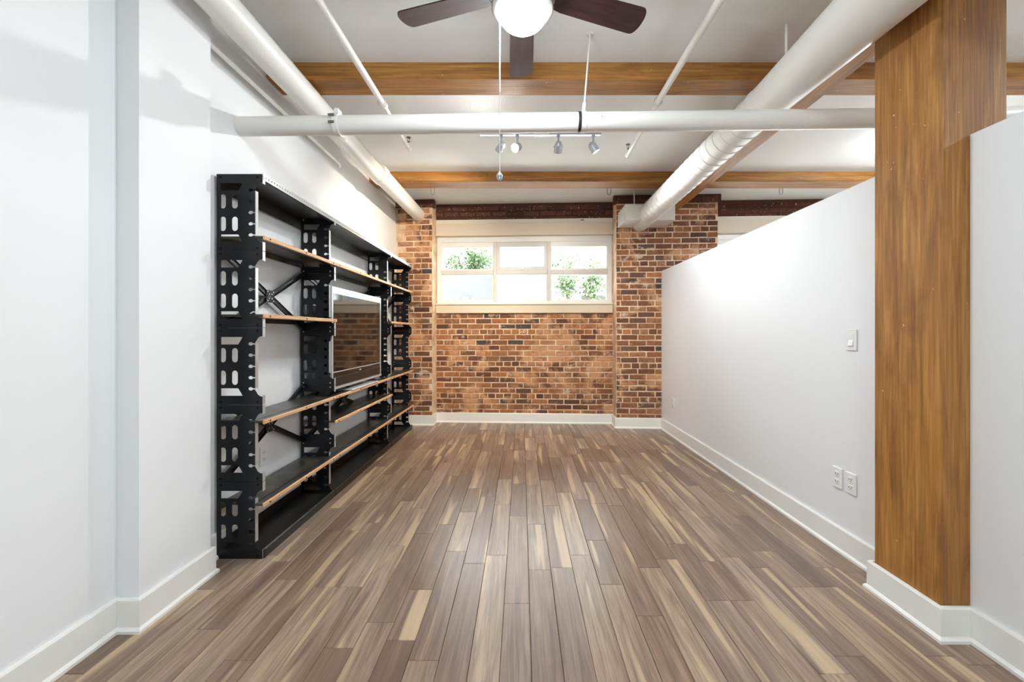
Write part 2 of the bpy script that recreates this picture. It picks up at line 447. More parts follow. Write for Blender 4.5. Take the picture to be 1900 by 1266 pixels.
def lay(parent, x0, x1, i0, i1, y=0, off=0, mat='brick', skip=None):
    for i in range(i0, i1):
        z = CZ0+CH*i
        hd = (i % 6 == 3)
        pitch = .1085 if hd else .217
        x = x0-((.0545 if hd else (.1085 if i % 2 else 0))+off*pitch*.37) % pitch
        while x < x1-.02:
            a, b = max(x, x0), min(x+pitch, x1); x += pitch
            if b-a < .03: continue
            if skip and skip(.5*(a+b), z): continue
            g = .013+random.uniform(-.002, .003)
            w = b-a-(g if b < x1 else g*.5)
            link('brick', random.choice(bm_[mat]), parent, loc=(.5*(a+b)+random.uniform(-.002, .002), y+random.uniform(-.002, .003), z+random.uniform(-.0015, .0015)),
                 rot=(0, random.uniform(-.008, .008), random.uniform(-.01, .01)), scale=(w, 1, CH-.0135+random.uniform(-.002, .0015)))
# recess below the window, with the masonry beside and behind it
w1 = wallobj('wall_far', MB().box(RX0, RX1, 0, .25, 0, SILL0), 'mortar', 'old red brick wall below the window between the two brick piers')
lay(w1, RX0, RX1, 0, 19)
w2 = wallobj('wall_far_head', MB().box(RX0, RX1, .0, .25, VAL1, CEIL), 'mortardark', 'dark sooty brick courses above the window')
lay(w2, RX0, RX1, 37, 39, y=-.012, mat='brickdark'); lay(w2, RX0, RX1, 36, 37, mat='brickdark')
w3 = wallobj('wall_far_left_pier', MB().box(-1.9, RX0, -.2, .25, 0, CEIL), 'mortar', 'narrow brick pier left of the window beside the shelving')
lay(w3, -1.66, RX0, 0, 39, y=-.2, off=1, skip=lambda x, z: x < -1.58)
RPX1 = 2.49
w4 = wallobj('wall_far_right_pier', MB().box(RX1, RPX1, -.24, .25, 0, CEIL), 'mortar', 'broad brick pier right of the window where the duct ends')
lay(w4, RX1, RPX1, 0, 39, y=-.24, off=2, skip=lambda x, z: z < 1.95 and x > 1.84)
for (w, xa, xb, yy) in ((w3, -1.66, RX0, -.2), (w4, RX1, RPX1, -.24)):   # corbelled top course
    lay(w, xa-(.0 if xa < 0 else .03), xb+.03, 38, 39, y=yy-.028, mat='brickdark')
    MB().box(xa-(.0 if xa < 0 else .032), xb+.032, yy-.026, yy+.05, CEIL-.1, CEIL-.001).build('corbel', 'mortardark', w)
# second bay beyond the right pier
w5 = wallobj('wall_far_second_bay', MB().box(RPX1, 5.4, 0, .25, 0, SILL0), 'mortar', 'brick wall under the second window beyond the partition')
w6 = wallobj('wall_far_second_head', MB().box(RPX1, 5.4, 0, .25, VAL1, CEIL), 'mortardark', 'dark brick courses above the second window')
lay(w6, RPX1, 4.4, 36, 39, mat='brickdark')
# baseboards of the brick wall
def bbrick(name, segs, label):
    o = baseboard(name, segs, label); o.location = (0, WY, 0); o.rotation_euler.z = WROT
bbrick('baseboard_far', [(1.79, -.25), (RX1-.001, -.25), (RX1-.001, -.009), (RX0+.001, -.009), (RX0+.001, -.21), (-1.64, -.21)], 'cream baseboard stepping along the brick wall and piers')

# ---- windows
def window(name, x0, x1, label, sash=True):
    root = empty(name, (0, WY, 0), WROT); struct(root, label, 'window')
    y0, y1 = .03, .11
    z0, z1 = SILL1, WIN1
    f = .055
    m = MB(); m.box(x0, x1, y0, y1, z1-.075, z1); m.box(x0, x1, y0, y1, z0, z0+.035)
    m.box(x0, x0+f, y0, y1, z0+.035, z1-.075); m.box(x1-f, x1, y0, y1, z0+.035, z1-.075)
    m.build('window_frame', 'vinyl', root)
    W_ = (x1-x0); xm = [x0+f, x0+W_*.336, x0+W_*.645, x1-f]
    for q in xm[1:3]:
        MB().bbox(q-.022, q+.022, y0-.006, y1, z0+.035, z1-.075, .004).build('mullion', 'vinylgrey', root)
    zr = z0+.5*(z1-z0)-.03
    for k in range(3):
        a, b = xm[k]+(.022 if k else 0), xm[k+1]-(.022 if k < 2 else 0)
        MB().bbox(a, b, y0+.005, y1-.01, zr-.028, zr+.028, .004).build('rail', 'vinylgrey', root)
        for (p, q, up) in ((z0+.035, zr-.028, False), (zr+.028, z1-.075, True)):
            t = .045 if (k == 1 and up) else .018
            mat = 'vinylgrey' if k == 1 and up else 'vinyl'
            tt = .07 if up else t
            s = MB(); s.box(a, a+t, y0+.012, y1-.02, p, q); s.box(b-t, b, y0+.012, y1-.02, p, q)
            s.box(a+t, b-t, y0+.012, y1-.02, q-tt, q); s.box(a+t, b-t, y0+.012, y1-.02, p, p+t)
            sh = s.build('sash', mat, root)
            MB().box(a+t, b-t, y0+.04, y0+.046, p+t, q-tt).build('pane', 'glass', sh)
            if k == 1 and up:
                MB().bbox(.5*(a+b)-.02, .5*(a+b)+.02, y0-.002, y0+.014, p+.008, p+.026, .003).build('latch', 'nickel', sh)
    # sill with an apron board
    s = MB(); s.bbox(x0-.002, x1+.002, -.05, .05, SILL1-.022, SILL1, .004)
    s.build('window_sill', 'cream_lt', root)
    MB().box(x0, x1, -.034, .2, SILL0, SILL1-.022).build('apron', 'cream', root)
    return root
window('window_1', RX0+.005, RX1-.005, 'white three-bay window over the brick, with a cream sill')
window('window_2', RPX1, 4.7, 'white window mostly hidden behind the low partition')
def valance(x0, x1, label):
    root = empty('roller_blind', (0, WY, 0), WROT); tag(root, label, 'blind')
    MB().box(x0, x1, -.01, .2, VAL1-.055, VAL1).build('head_rail', 'cream_lt', root)
    m = MB(); m.box(x0+.004, x1-.004, -.034, .1, WIN1, VAL1-.056)
    m.build('fascia', 'cream', root)
valance(RX0, RX1, 'cream blind cassette above the window between the brick piers')
valance(RPX1, 4.7, 'cream blind cassette seen over the partition right of the pier')

# ================================================================== TIMBER
def jag(o, amt=.002):
    for v in o.data.vertices: v.co += Vector([random.uniform(-amt, amt) for _ in range(3)])
def beam(name, x0, x1, y0, y1, z0, z1, mat, label, cat='beam', group=None, b=.008):
    o = MB().bbox(x0, x1, y0, y1, z0, z1, b).build(name, mat); tag(o, label, cat, group); return o
GX0, GX1, GB = 1.68, 1.952, HZ+1.53
beam('timber_joist', XL, GX0, 2.648, 2.841, JB, CEIL+.01, 'tim_x', 'brown timber joist across the ceiling behind the fan')
beam('timber_joist', XL, GX0, 4.44, 4.665, JB, CEIL+.01, 'tim_x', 'brown timber joist across the ceiling nearest the brick wall')
beam('timber_joist', GX1, XE, 2.648, 2.841, JB, CEIL+.01, 'tim_x', 'brown timber joist seen right of the column at the top edge')
beam('timber_joist', GX1, XE, 4.44, 4.665, JB, CEIL+.01, 'tim_x', 'brown timber joist over the partition between duct and column')
beam('timber_girder', GX0, GX1, YB, 5.24, GB, CEIL+.01, 'tim_y', 'long brown timber girder running beside the round duct to the brick')
col = beam('timber_column', 1.66, 1.932, 1.624, 1.935, 0, GB, 'tim_z', 'square brown timber column standing in the white partition', 'column', b=.01)

# ================================================================== SHELVING UNIT
UX = -1.64; UY = [2.203, 3.045, 4.36, 5.20]; MH = .414
unit = empty('shelving_unit', (UX, 0, 0)); tag(unit, 'tall black perforated steel shelving unit with wood-edged shelves against left wall', 'shelving')
FLW, NAR = .246, .2065
out = [(0, .0003), (0, MH-.0003), (FLW, MH-.0003)]
def arc(cx, cz, r, a0, a1, n=6): return [(cx+r*math.cos(R(a0+(a1-a0)*i/n)), cz+r*math.sin(R(a0+(a1-a0)*i/n))) for i in range(n+1)]
rr = FLW-NAR
out += arc(FLW, MH-.044-rr+.006, rr-.006, 90, 180)       # concave shoulder into the narrow front
out[-1] = (NAR, out[-1][1])
kv = [MH-q for q in (.086, .147, .207, .268, .328)]
def keyhole(z):
    h = []
    cx, rx, ry, sl = .183, .013, .0095, .0028
    h.append((NAR, z+sl))
    for i in range(11):
        t = R(20+320*i/10); h.append((cx+rx*math.cos(t), z+ry*math.sin(t)))
    h.append((NAR, z-sl)); return h
for z in kv: out += keyhole(z)
lo = arc(FLW, .044+rr-.006, rr-.006, 180, 270); lo[0] = (NAR, lo[0][1]); out += lo
out += [(FLW, .0003)]
holes = []
for z in (MH-.147, MH-.268):
    for ux in (.034, .098): holes.append(stadium(ux, z, .032, .078))
tz = MH-.049
holes.append([(.022, tz), (.140, tz), (.130, tz-.018), (.116, tz-.04), (.022, tz-.04)])
tz = .049
holes.append([(.022, tz), (.140, tz), (.130, tz+.018), (.116, tz+.04), (.022, tz+.04)])
panel = cutplate('upright_panel', [out]+holes, .003, 'black')
bolt = MB().tube((0, .001, 0), (0, -.006, 0), .0055, .0045, n=10).mesh('bolt', 'bolt')
bolt2 = MB().tube((0, .001, 0), (0, -.006, 0), .006, .005, n=10).mesh('bolt', 'zinc')
# folded front flange of each module (narrow part and flared shoulders), facing the room
fm = MB(); fm.box(NAR, NAR+.0025, 0, .022, .09, MH-.09)
fl1 = fm.mesh('front_flange', 'steel')
fl2 = MB().box(FLW-.001, FLW+.0015, 0, .022, .002, .05).mesh('shoulder_flange', 'steel')
bf = MB().box(0, .0025, 0, .03, .002, MH-.002).mesh('back_flange', 'black')
for iu, y in enumerate(UY):
    for k in range(5):
        p = link('upright_panel', panel, unit, loc=(0, y, k*MH))
        sgn = 1 if iu < 3 else -1
        link('front_flange', fl1, p, scale=(1, sgn, 1)); link('shoulder_flange', fl2, p, scale=(1, sgn, 1)); link('shoulder_flange', fl2, p, loc=(0, 0, MH-.052), scale=(1, sgn, 1)); link('back_flange', bf, p, scale=(1, sgn, 1))
        for u_, z_ in ((.02, .016), (.218, .016), (.02, MH-.016), (.218, MH-.016)):
            link('bolt', bolt if iu == 0 else bolt2, p, loc=(u_, -.0012, z_))
def bays(): return list(zip(UY, UY[1:]))
def shelf(z, bay_ids, gap=.002):
    for b in bay_ids:
        y0, y1 = UY[b]+.003, UY[b+1]-.003
        m = MB(); m.box(.012, .205, y0, y1, z-.012, z)
        m.box(.012, .015, y0, y1, z-.04, z-.012)
        o = m.build('shelf_board', 'boardtop', unit)
        ye0 = UY[b]-(.012 if b == min(bay_ids) else .0); ye1 = UY[b+1]+(.012 if b == max(bay_ids) else -.001)
        MB().bbox(.209, .252, ye0, ye1, z-.013, z, .003).build('shelf_lip', 'boardtop', o)
        MB().bbox(.252, .264, ye0, ye1, z-.021, z+.003, .004).build('wood_edge', 'edgewood', o, 'light wood front edging')
        n = max(2, int((ye1-ye0)/.28))
        for q in range(n):
            yy = ye0+.05+(ye1-ye0-.1)*q/(n-1)
            link('screw', bolt, o, loc=(.264, yy, z-.009), rot=(0, 0, R(90)), scale=(.8, .6, .8))
shelf(1.735, (0, 1, 2)); shelf(1.315, (0,)); shelf(1.335, (2,)); shelf(.745, (0, 1, 2)); shelf(.563, (1,)); shelf(.30, (0, 1, 2))
# perforated top tray, one per bay, and the black bottom trays
for y0, y1 in bays():
    L = y1-y0-.006
    holes = [stadium(.02+i*.026, .018, .011, .0111, 5) for i in range(int((L-.03)/.026))]
    o = MB().box(.006, FLW-.004, y0+.003, y1-.003, 5*MH-.012, 5*MH-.009).build('top_tray', 'blackflat', unit)
    lip = cutplate('perforated_lip', [[(0, 0), (L, 0), (L, .03), (0, .03)]]+holes, .0025, 'steel', 'YZ')
    link('perforated_lip', lip, o, loc=(FLW+.002, y0+.003, 5*MH-.031), label='lip coloured as lit, with a row of small round holes')
    holes2 = [stadium(.02+i*.026, .012+.022*j, .012, .0121, 5) for i in range(int((L-.03)/.026)) for j in range(2)]
    MB().box(.006, .0085, y0+.003, y1-.003, 5*MH-.09, 5*MH-.012).build('back_lip', 'blackflat', o)
    MB().box(FLW-.03, FLW-.004, y0+.003, y1-.003, 5*MH-.034, 5*MH-.031).build('return_fold', 'blackflat', o)
    b = MB(); b.box(.006, FLW-.02, y0+.003, y1-.003, .028, .032)
    o = b.build('bottom_tray', 'blackflat', unit)
    prof = [(FLW-.03, .028), (FLW-.02, .032), (FLW-.012, .04), (FLW-.006, .05), (FLW+.003, .052), (FLW+.008, .046), (FLW+.008, .001), (FLW-.03, .001)]
    MB().prism(prof, y0+.003, y1-.003).build('tray_lip', 'blackflat', o)
    MB().box(.006, .009, y0+.003, y1-.003, .032, .09).build('back_lip', 'blackflat', o)
# X braces at the back
def brace(y0, y1, z0, z1):
    m = MB(); yc, zc = (y0+y1)/2, (z0+z1)/2
    root = None
    for sgn in (1, -1):
        a = Vector((.016, y0+.004, z0 if sgn > 0 else z1)); b = Vector((.016, y1-.004, z1 if sgn > 0 else z0))
        d = (b-a).normalized(); n = Vector((0, -d.z, d.y))
        h = .016; m2 = MB(); th = .004 if sgn > 0 else .009
        vs = []
        for t in (0, th):
            for p, s_ in ((a, 1), (b, 1), (b, -1), (a, -1)): vs.append(p+n*h*s_+Vector((t, 0, 0)))
        m2.add(vs, [(0,1,2,3),(4,7,6,5),(0,4,5,1),(1,5,6,2),(2,6,7,3),(3,7,4,0)])
        for s_ in (1, -1):         # folded edge
            vs = [a+n*h*s_, b+n*h*s_, b+n*h*s_+Vector((.016, 0, 0)), a+n*h*s_+Vector((.016, 0, 0))]
            m2.add(vs+[v-n*.002*s_ for v in vs], [(0,1,2,3),(4,5,6,7),(0,1,5,4),(2,3,7,6)])
        o = m2.build('cross_brace', 'black', unit)
        root = root or o
    g = MB(); pts = []
    for i in range(8):
        t = R(45*i); r = .055 if i % 2 else .04
        pts.append((yc+r*math.cos(t), zc+r*math.sin(t)))
    n = 8
    g.add([(.026, p[0], p[1]) for p in pts]+[(.029, p[0], p[1]) for p in pts], [list(range(n)), list(range(n, 2*n))]+[(i, (i+1) % n, n+(i+1) % n, n+i) for i in range(n)])
    go = g.build('gusset_plate', 'black', root)
    for i in range(4):
        for rad in (.02, .042):
            t = R(45+90*i); link('bolt', bolt2, go, loc=(.029, yc+rad*math.cos(t), zc+rad*math.sin(t)), rot=(0, 0, R(90)), scale=(.8, .8, .8))
for (y0, y1) in bays():
    brace(y0, y1, MH, 2*MH); brace(y0, y1, 3*MH, 4*MH)

# ================================================================== TELEVISION
tvx = -1.425; TY0, TY1, TZ0, TZ1 = 3.068, 4.135, .79, 1.565
tv = empty('television', (tvx, (TY0+TY1)/2, .746)); tag(tv, 'flat black television with silver frame standing on the middle shelf', 'television')
def tvp(name, mat, m, label=None, par=None): 
    o = m.build(name, mat, par or tv, label); 
    return o
hy = (TY1-TY0)/2; b0 = TZ0-.746; b1 = TZ1-.746
o = MB().bbox(-.1, 0, -hy, hy, b0, b1, .008).build('body', 'tvblack', tv)
m = MB(); m.box(-.02, .004, -hy, hy, b1-.05, b1); m.box(-.02, .004, hy-.022, hy, b0, b1-.05); m.box(-.02, .004, -hy, -hy+.022, b0, b1-.05)
m.build('frame', 'silver', tv, 'silver frame around the screen')
sb = b0+.13
MB().box(0, .003, -hy+.03, hy-.12, sb, b1-.05).build('screen', 'screen', tv, 'dark glossy screen')
MB().box(0, .005, -hy+.022, hy-.022, sb-.008, sb).build('trim_strip', 'silver', tv)
MB().bbox(0, .004, -hy+.03, hy-.03, b0+.02, sb-.045, .001).build('speaker_grille', 'blackflat', tv)
MB().box(-.03, .012, -hy+.03, hy-.01, b0-.004, b0+.012).build('bottom_strip', 'silver', tv)
m = MB()
for i, w in enumerate((.008, .006, .008)): m.bbox(0, .0055, -.012+i*.014, -.012+i*.014+w, sb-.032, sb-.02, .001)
m.build('emblem', 'silver', tv)
MB().box(-.07, -.03, -.15, .15, .008, b0).build('stand_neck', 'blackflat', tv)
MB().bbox(-.16, .055, -.28, .32, .0, .012, .004).build('stand_base', 'silver', tv, 'flat silver stand base')

# ================================================================== PIPES AND DUCT
def hex_(m): pass
# drain pipe across the room
dp = empty('drain_pipe', (0, 2.36, 2.427)); tag(dp, 'white drain pipe crossing the room below the first timber joist', 'pipe')
sl = (2.316-2.405)/(1.98+1.655)
py = lambda x: 2.405+(x+1.655)*sl-2.36
MB().tube((XL, py(XL), 0), (XE, py(XE), 0), .0535, n=32).build('pipe', 'pipe', dp)
xc = -1.07
c = MB(); c.tube((xc-.014, py(xc), 0), (xc+.014, py(xc), 0), .062, n=32); c.tube((xc-.02, py(xc), 0), (xc-.014, py(xc), 0), .057, .062, n=32)
c.box(xc-.012, xc+.012, py(xc)-.03, py(xc)+.02, .055, .085)
c = c.build('coupling', 'pipe', dp)
for z_ in (.03, -.01): MB().tube((xc-.03, py(xc)-.062, z_), (xc+.002, py(xc)-.064, z_), .007, n=8).build('clamp_bolt', 'hook', c)
xh = .352
h = MB().tube((xh-.012, py(xh), 0), (xh+.016, py(xh), 0), .0565, n=32).build('hanger_strap', 'pipe', dp)
MB().tube((xh-.03, py(xh)-.004, 0), (xh-.014, py(xh)-.004, 0), .0548, n=32).build('rubber_band', 'rubber', dp, 'black rubber band beside the hanger')
MB().tube((xh+.004, py(xh), .05), (.4, py(xh)+.04, CEIL-2.427), .005, n=10).build('hanger_rod', 'pipe', dp)
MB().tube((xh+.003, py(xh), .05), (xh+.01, py(xh), .11), .011, n=10).build('hanger_nut', 'pipe', dp)
MB().lathe([(.001, -.004), (.02, -.006), (.022, 0)], 16, (.4, py(xh)+.04, CEIL-2.427)).build('ceiling_flange', 'pipe', dp)
MB().tube((.45, py(.45)-.054, .004), (.45, py(.45)-.05, .004), .004, n=8).build('plug', 'hook', dp)
# heating pipe along the left wall
hp = empty('heating_pipe', (-1.438, 0, 2.765)); tag(hp, 'thick white pipe running along the left wall under the ceiling', 'pipe')
MB().tube((0, YB, 0), (.03, 4.09, 0), .079, n=36).build('pipe', 'pipe', hp)
MB().tube((.05, 4.03, .003), (.076, 5.42, .008), .084, n=36).build('end_pipe', 'pipe', hp)
c = MB(); c.tube((.048, 4.0, .002), (.05, 4.05, .003), .094, n=36); c.tube((.045, 3.95, .002), (.048, 4.0, .002), .084, .094, n=36)
c.build('coupling', 'pipe', hp)
MB().tube((-.06, 3.72, .06), (-.1, 3.72, .195), .006, n=8).build('hanger_rod', 'pipe', hp)
# conduit hugging the wall behind it
cd = MB().tube((-1.60, YB, 2.70), (-1.60, 3.6, 2.70), .014, n=14).tube((-1.60, 3.6, 2.70), (-1.63, 3.66, 2.70), .014, n=14).build('conduit', 'pipe')
tag(cd, 'thin white conduit along the left wall beside the thick pipe', 'conduit')
# sprinkler lines
def sprinkler(pts, x, label, hx):
    root = empty('sprinkler_pipe', (x, pts[0][1], HZ+1.6)); tag(root, label, 'pipe', 'sprinkler lines under the ceiling')
    L = lambda p: (p[0]-x, p[1]-pts[0][1], p[2]-HZ-1.6)
    MB().tube(L(pts[0]), L(pts[1]), .021, n=16).build('pipe', 'pipe', root)
    MB().tube(L(pts[1]), L(pts[2]), .0165, n=16).build('end_pipe', 'pipe', root)
    MB().tube(L(pts[1]), L((pts[1][0], pts[1][1]+.03, pts[1][2])), .026, n=16).build('reducer', 'pipe', root)
    e_ = Vector(L(pts[2]))
    s = MB(); s.tube(e_+Vector((0, -.02, 0)), e_+Vector((0, .025, 0)), .022, n=14); s.tube(e_, e_+Vector((0, 0, .04)), .016, n=12)
    el = s.build('elbow', 'pipe', root)
    s = MB(); s.tube(e_+Vector((0, 0, .04)), e_+Vector((0, 0, .055)), .009, n=10)
    for q in (-.009, .009): s.tube(e_+Vector((q, 0, .055)), e_+Vector((q*.6, 0, .088)), .0025, n=6)
    s.tube(e_+Vector((0, 0, .088)), e_+Vector((0, 0, .0905)), .02, n=14)
    s.build('sprinkler_head', 'hook', root, 'dark sprinkler head with deflector')
    # split-ring hanger from the joist
    p = Vector(L(pts[1])); hm = MB(); n = 14
    ring = [p+Vector((.028*math.sin(2*math.pi*i/n), -.03, .028*math.cos(2*math.pi*i/n))) for i in range(n+1)]
    hm.path([tuple(q) for q in ring], .0035, 6); hm.tube(ring[0], ring[0]+Vector((hx, 0, .0115)), .004, n=6)
    hm.build('hanger_ring', 'pipe', root)
sprinkler([(-1.02, YB, 2.805), (-.972, 2.87, 2.82), (-.98, 3.55, 2.82)], -1.0, 'white sprinkler line left of the ceiling fan, ending in a sprinkler head', .0)
sprinkler([(1.0, YB, 2.805), (.945, 2.87, 2.82), (.955, 3.68, 2.82)], 1.0, 'white sprinkler line between the ceiling fan and the round duct', .0)
# round duct
DZ = HZ+1.41
du = empty('air_duct', (1.5, 0, DZ)); tag(du, 'big round white spiral duct under the ceiling, ending at the brick pier', 'duct')
MB().tube((0, YB, 0), (0, 1.5, 0), .143, n=48).tube((0, 1.5, 0), (0, 2.45, 0), .143, .1155, n=48).build('duct_body', 'duct', du)
d = MB(); n = 48; y = 2.43; prof = []
while y < 5.28:
    prof += [(y, .115), (y+.002, .115), (y+.05, .115), (y+.1, .115), (y+.102, .115), (y+.103, .1195), (y+.109, .1195)]; y += .11
vs = []; fs = []
for k, (yy, r_) in enumerate(prof):
    for i in range(n):
        t = 2*math.pi*i/n; tw = .02*math.sin(t)            # seams wind slightly
        vs.append((r_*math.cos(t), yy+tw, r_*math.sin(t)))
for k in range(len(prof)-1):
    for i in range(n): fs.append((k*n+i, k*n+(i+1) % n, (k+1)*n+(i+1) % n, (k+1)*n+i))
d.add(vs, fs, True); d.build('spiral_duct', 'duct', du)
for y in (1.15, 1.95): MB().tube((0, y, 0), (0, y+.02, 0), .147 if y < 1.5 else .13, n=48).build('seam_band', 'duct', du)
bx = MB().bbox(-.277, .315, 4.84, 5.2, -.075, .114, .004).build('plenum_box', 'duct', du, 'white rectangular plenum box')
m = MB(); m.box(-.285, -.278, 4.86, 5.18, -.08, .08)
gr = m.build('grille', 'vinyl', bx)
for i in range(6): MB().box(-.289, -.284, 4.87, 5.17, -.07+i*.025, -.058+i*.025).build('slat', 'vinyl', gr)
MB().tube((-.14, 4.95, .09), (-.14, 4.95, CEIL-DZ), .006, n=8).build('hanger_rod', 'pipe', du)
MB().tube((.315, 4.95, .02), (.38, 4.95, .02), .006, n=8).build('side_rod', 'pipe', du)
MB().tube((0, 2.32, .1), (0, 2.32, CEIL-DZ), .008, n=10).build('hanger_rod', 'pipe', du)
# white cable clips where joists meet the girder
for (y0, lab) in ((2.80, 'white wiring strip on the joist beside the column'), (4.62, 'white wiring strip on the joist above the partition')):
    tag(MB().bbox(GX1+.003, GX1+.035, y0-.3, y0+.12, JB-.03, JB-.002, .004).build('wiring_strip', 'pipe'), lab, 'wiring')
# wire hooks under the joist near the brick
for xx, lab in ((-1.02, 'small wire hook under the far joist near the thick pipe'), (1.0, 'small wire hook under the far joist left of the duct'), (2.97, 'small wire hook under the far joist above the partition')):
    y = 4.69; m = MB()
    pts = [(xx-.02, y, JB+.02), (xx-.02, y, JB-.04)]+[(xx-.02*math.cos(R(180*i/6)), y, JB-.04-.02*math.sin(R(180*i/6))) for i in range(7)]+[(xx+.02, y, JB+.02)]
    m.path(pts, .003, 6); tag(m.build('wire_hook', 'hook'), lab, 'hook', 'wire hooks under the far joist')

# ================================================================== CEILING FAN
FZ = HZ+1.5; fx, fy = .004, 1.785
fan = empty('ceiling_fan', (fx, fy, FZ)); tag(fan, 'ceiling fan with dark mahogany blades and a lit white globe', 'fan')
MB().lathe([(.001, CEIL-FZ), (.07, CEIL-FZ), (.068, CEIL-FZ-.02), (.03, CEIL-FZ-.06), (.001, CEIL-FZ-.062)], 28).build('canopy', 'nickel', fan)
MB().tube((0, 0, .08), (0, 0, CEIL-FZ-.05), .012, n=14).build('downrod', 'nickel', fan)
MB().lathe([(.001, .1), (.05, .1), (.11, .07), (.125, .03), (.125, -.02), (.11, -.035), (.001, -.035)], 40).build('motor_housing', 'nickel', fan)
MB().lathe([(.11, -.035), (.134, -.045), (.136, -.085), (.125, -.1), (.108, -.102), (.1, -.09)], 40).build('light_ring', 'nickel', fan)
pr = [(.107, -.095)]+[(.107*math.cos(R(a)), -.1-.078*math.sin(R(a))) for a in range(8, 91, 8)]+[(.0005, -.178)]
MB().lathe(pr, 40).build('light_globe', 'globe', fan, 'lit white glass globe')
blade = MB(); n = 12; top = []; Rb = .608
outl = [(.16, -.05), (.2, -.058), (.4, -.064), (.57, -.068)]
tip = [(.585+.02*math.sin(R(a)), -.068*math.cos(R(a))) for a in range(0, 181, 15)]
tip = [(.572+.036*math.sin(R(a))**.8 if 0 < a < 180 else .572, -.068*math.cos(R(a))) for a in range(0, 181, 15)]
outl = outl+tip+[(.57, .068), (.4, .064), (.2, .058), (.16, .05)]
tw = R(-11)
vs = []
for t in (-.003, .003):
    for (r_, q) in outl: vs.append((r_, q*math.cos(tw)-t*math.sin(tw), q*math.sin(tw)+t*math.cos(tw)))
n = len(outl)
blade.add(vs, [list(range(n)), list(range(n, 2*n))]+[(i, (i+1) % n, n+(i+1) % n, n+i) for i in range(n)])
bme = blade.mesh('blade', 'mahog')
br = MB(); br.box(.09, .22, -.022, .022, -.006, .0); bre = br.mesh('blade_bracket', 'nickel')
for a in (90, 18, 162, 234, 306):
    o = link('blade', bme, fan, rot=(0, 0, R(a+.6)))
    link('blade_bracket', bre, o, rot=(R(-11), 0, 0), loc=(0, 0, .008))
ch = MB().tube((-.1, .0, -.09), (-.1, 0, -.80), .0016, n=6)
for i in range(60): pass
chn = ch.build('pull_chain', 'chain', fan)
MB().tube((-.1, 0, -.09), (-.1, 0, -.45), .0035, n=8).build('chain_sleeve', 'chain', chn)
MB().lathe([(.0005, -.018), (.008, -.015), (.0135, -.006), (.0145, 0), (.0135, .006), (.008, .015), (.003, .02), (.0005, .024)], 14, (-.1, 0, -.818)).build('pull_ball', 'crystal', chn)

# ================================================================== TRACK LIGHT
ty, tzz = 3.56, CEIL
tr = empty('track_light', (.16, ty, tzz)); tag(tr, 'ceiling track with four small swivelling spotlights near the drain pipe', 'light')
MB().bbox(-.526, .53, -.018, .018, -.032, -.0, .003).build('track_rail', 'silver', tr)
MB().bbox(-.06, .08, -.05, .05, -.028, -.0, .003).build('feed_box', 'vinyl', tr)
def head(px, target, lit, power, ang, col=(1, .9, .76)):
    X = (px-968)/(F/ty)-.16
    sw = MB().tube((X, 0, -.03), (X, 0, -.085), .009, n=10).bbox(X-.014, X+.014, -.014, .014, -.05, -.03, .003)
    arm = sw.build('lamp_arm', 'silver', tr)
    c = Vector((X, 0, -.135)); T = Vector(target)-Vector((.16, ty, tzz)); d_ = (T-c).normalized()
    m = MB(); m.tube(c-d_*.045, c-d_*.02, .02, .034, n=20); m.tube(c-d_*.02, c+d_*.045, .034, .036, n=20, caps=False)
    m.tube(c+d_*.045, c+d_*.02, .033, .02, n=20, caps=False)
    s_ = d_.orthogonal().normalized()
    lh = m.build('lamp_head', 'silver', tr)
    y_ = MB(); 
    for sg in (-1, 1): y_.tube((X, 0, -.085), tuple(c+Vector((sg*.04, 0, 0))), .004, n=6)
    y_.build('yoke', 'silver', lh)
    MB().tube(c+d_*.028, c+d_*.034, .026, n=18).build('bulb', lit, lh)
    light('lamp', 'SPOT', tr, c+d_*.06, power, col, .025, T, ang, .85)
head(930, (-1.6, 4.9, 1.2), 'bulbdim', P_SPOT*.62, 118, (1, .88, .70))
head(960, (-1.5, 1.2, 1.3), 'bulb', P_SPOT*.21, 116, (.97, .985, 1))
head(1036, (.3, 5.5, .7), 'bulbdim', P_SPOT*.36, 100, (1, .88, .7))
head(1101, (1.75, 3.7, 1.1), 'bulbdim', P_SPOT*.36, 130, (.9, .96, 1))

# ================================================================== SWITCHES AND OUTLETS
def plate(name, x, y, z, nx, label, cat, kind, group=None):
    root = empty(name, (x, y, z), 0 if nx < 0 else math.pi); tag(root, label, cat, group)
    MB().bbox(-.007, 0, -.036, .036, -.058, .058, .003).build('cover_plate', 'plastic', root)
    if kind == 'switch':
        MB().bbox(-.0085, -.006, -.018, .018, -.034, .034, .001).build('bezel', 'plastic', root)
        m = MB(); m.add([(-.008, -.015, -.03), (-.008, .015, -.03), (-.008, .015, .03), (-.008, -.015, .03), (-.014, -.015, -.03), (-.014, .015, -.03), (-.0085, .015, .0), (-.0085, -.015, .0)],
                        [(0,1,5,4),(4,5,6,7),(0,4,7),(1,5,6),(6,7,3,2)])
        m.build('rocker', 'plastic', root)
    else:
        for s_ in (-.021, .021):
            f_ = MB().bbox(-.009, -.006, -.016, .016, s_-.015, s_+.015, .002).build('socket', 'plastic', root)
            m = MB(); m.box(-.0094, -.0088, -.009, -.006, s_-.004, s_+.006); m.box(-.0094, -.0088, .006, .009, s_-.004, s_+.006); m.box(-.0094, -.0088, -.002, .002, s_-.011, s_-.007)
            m.build('slot', 'dark', f_)
        MB().tube((-.0075, 0, 0), (-.006, 0, 0), .003, n=8).build('screw', 'nickel', root)
plate('light_switch', XR, 2.2, 1.177, -1, 'white rocker light switch on the partition beside the timber column', 'switch', 'switch')
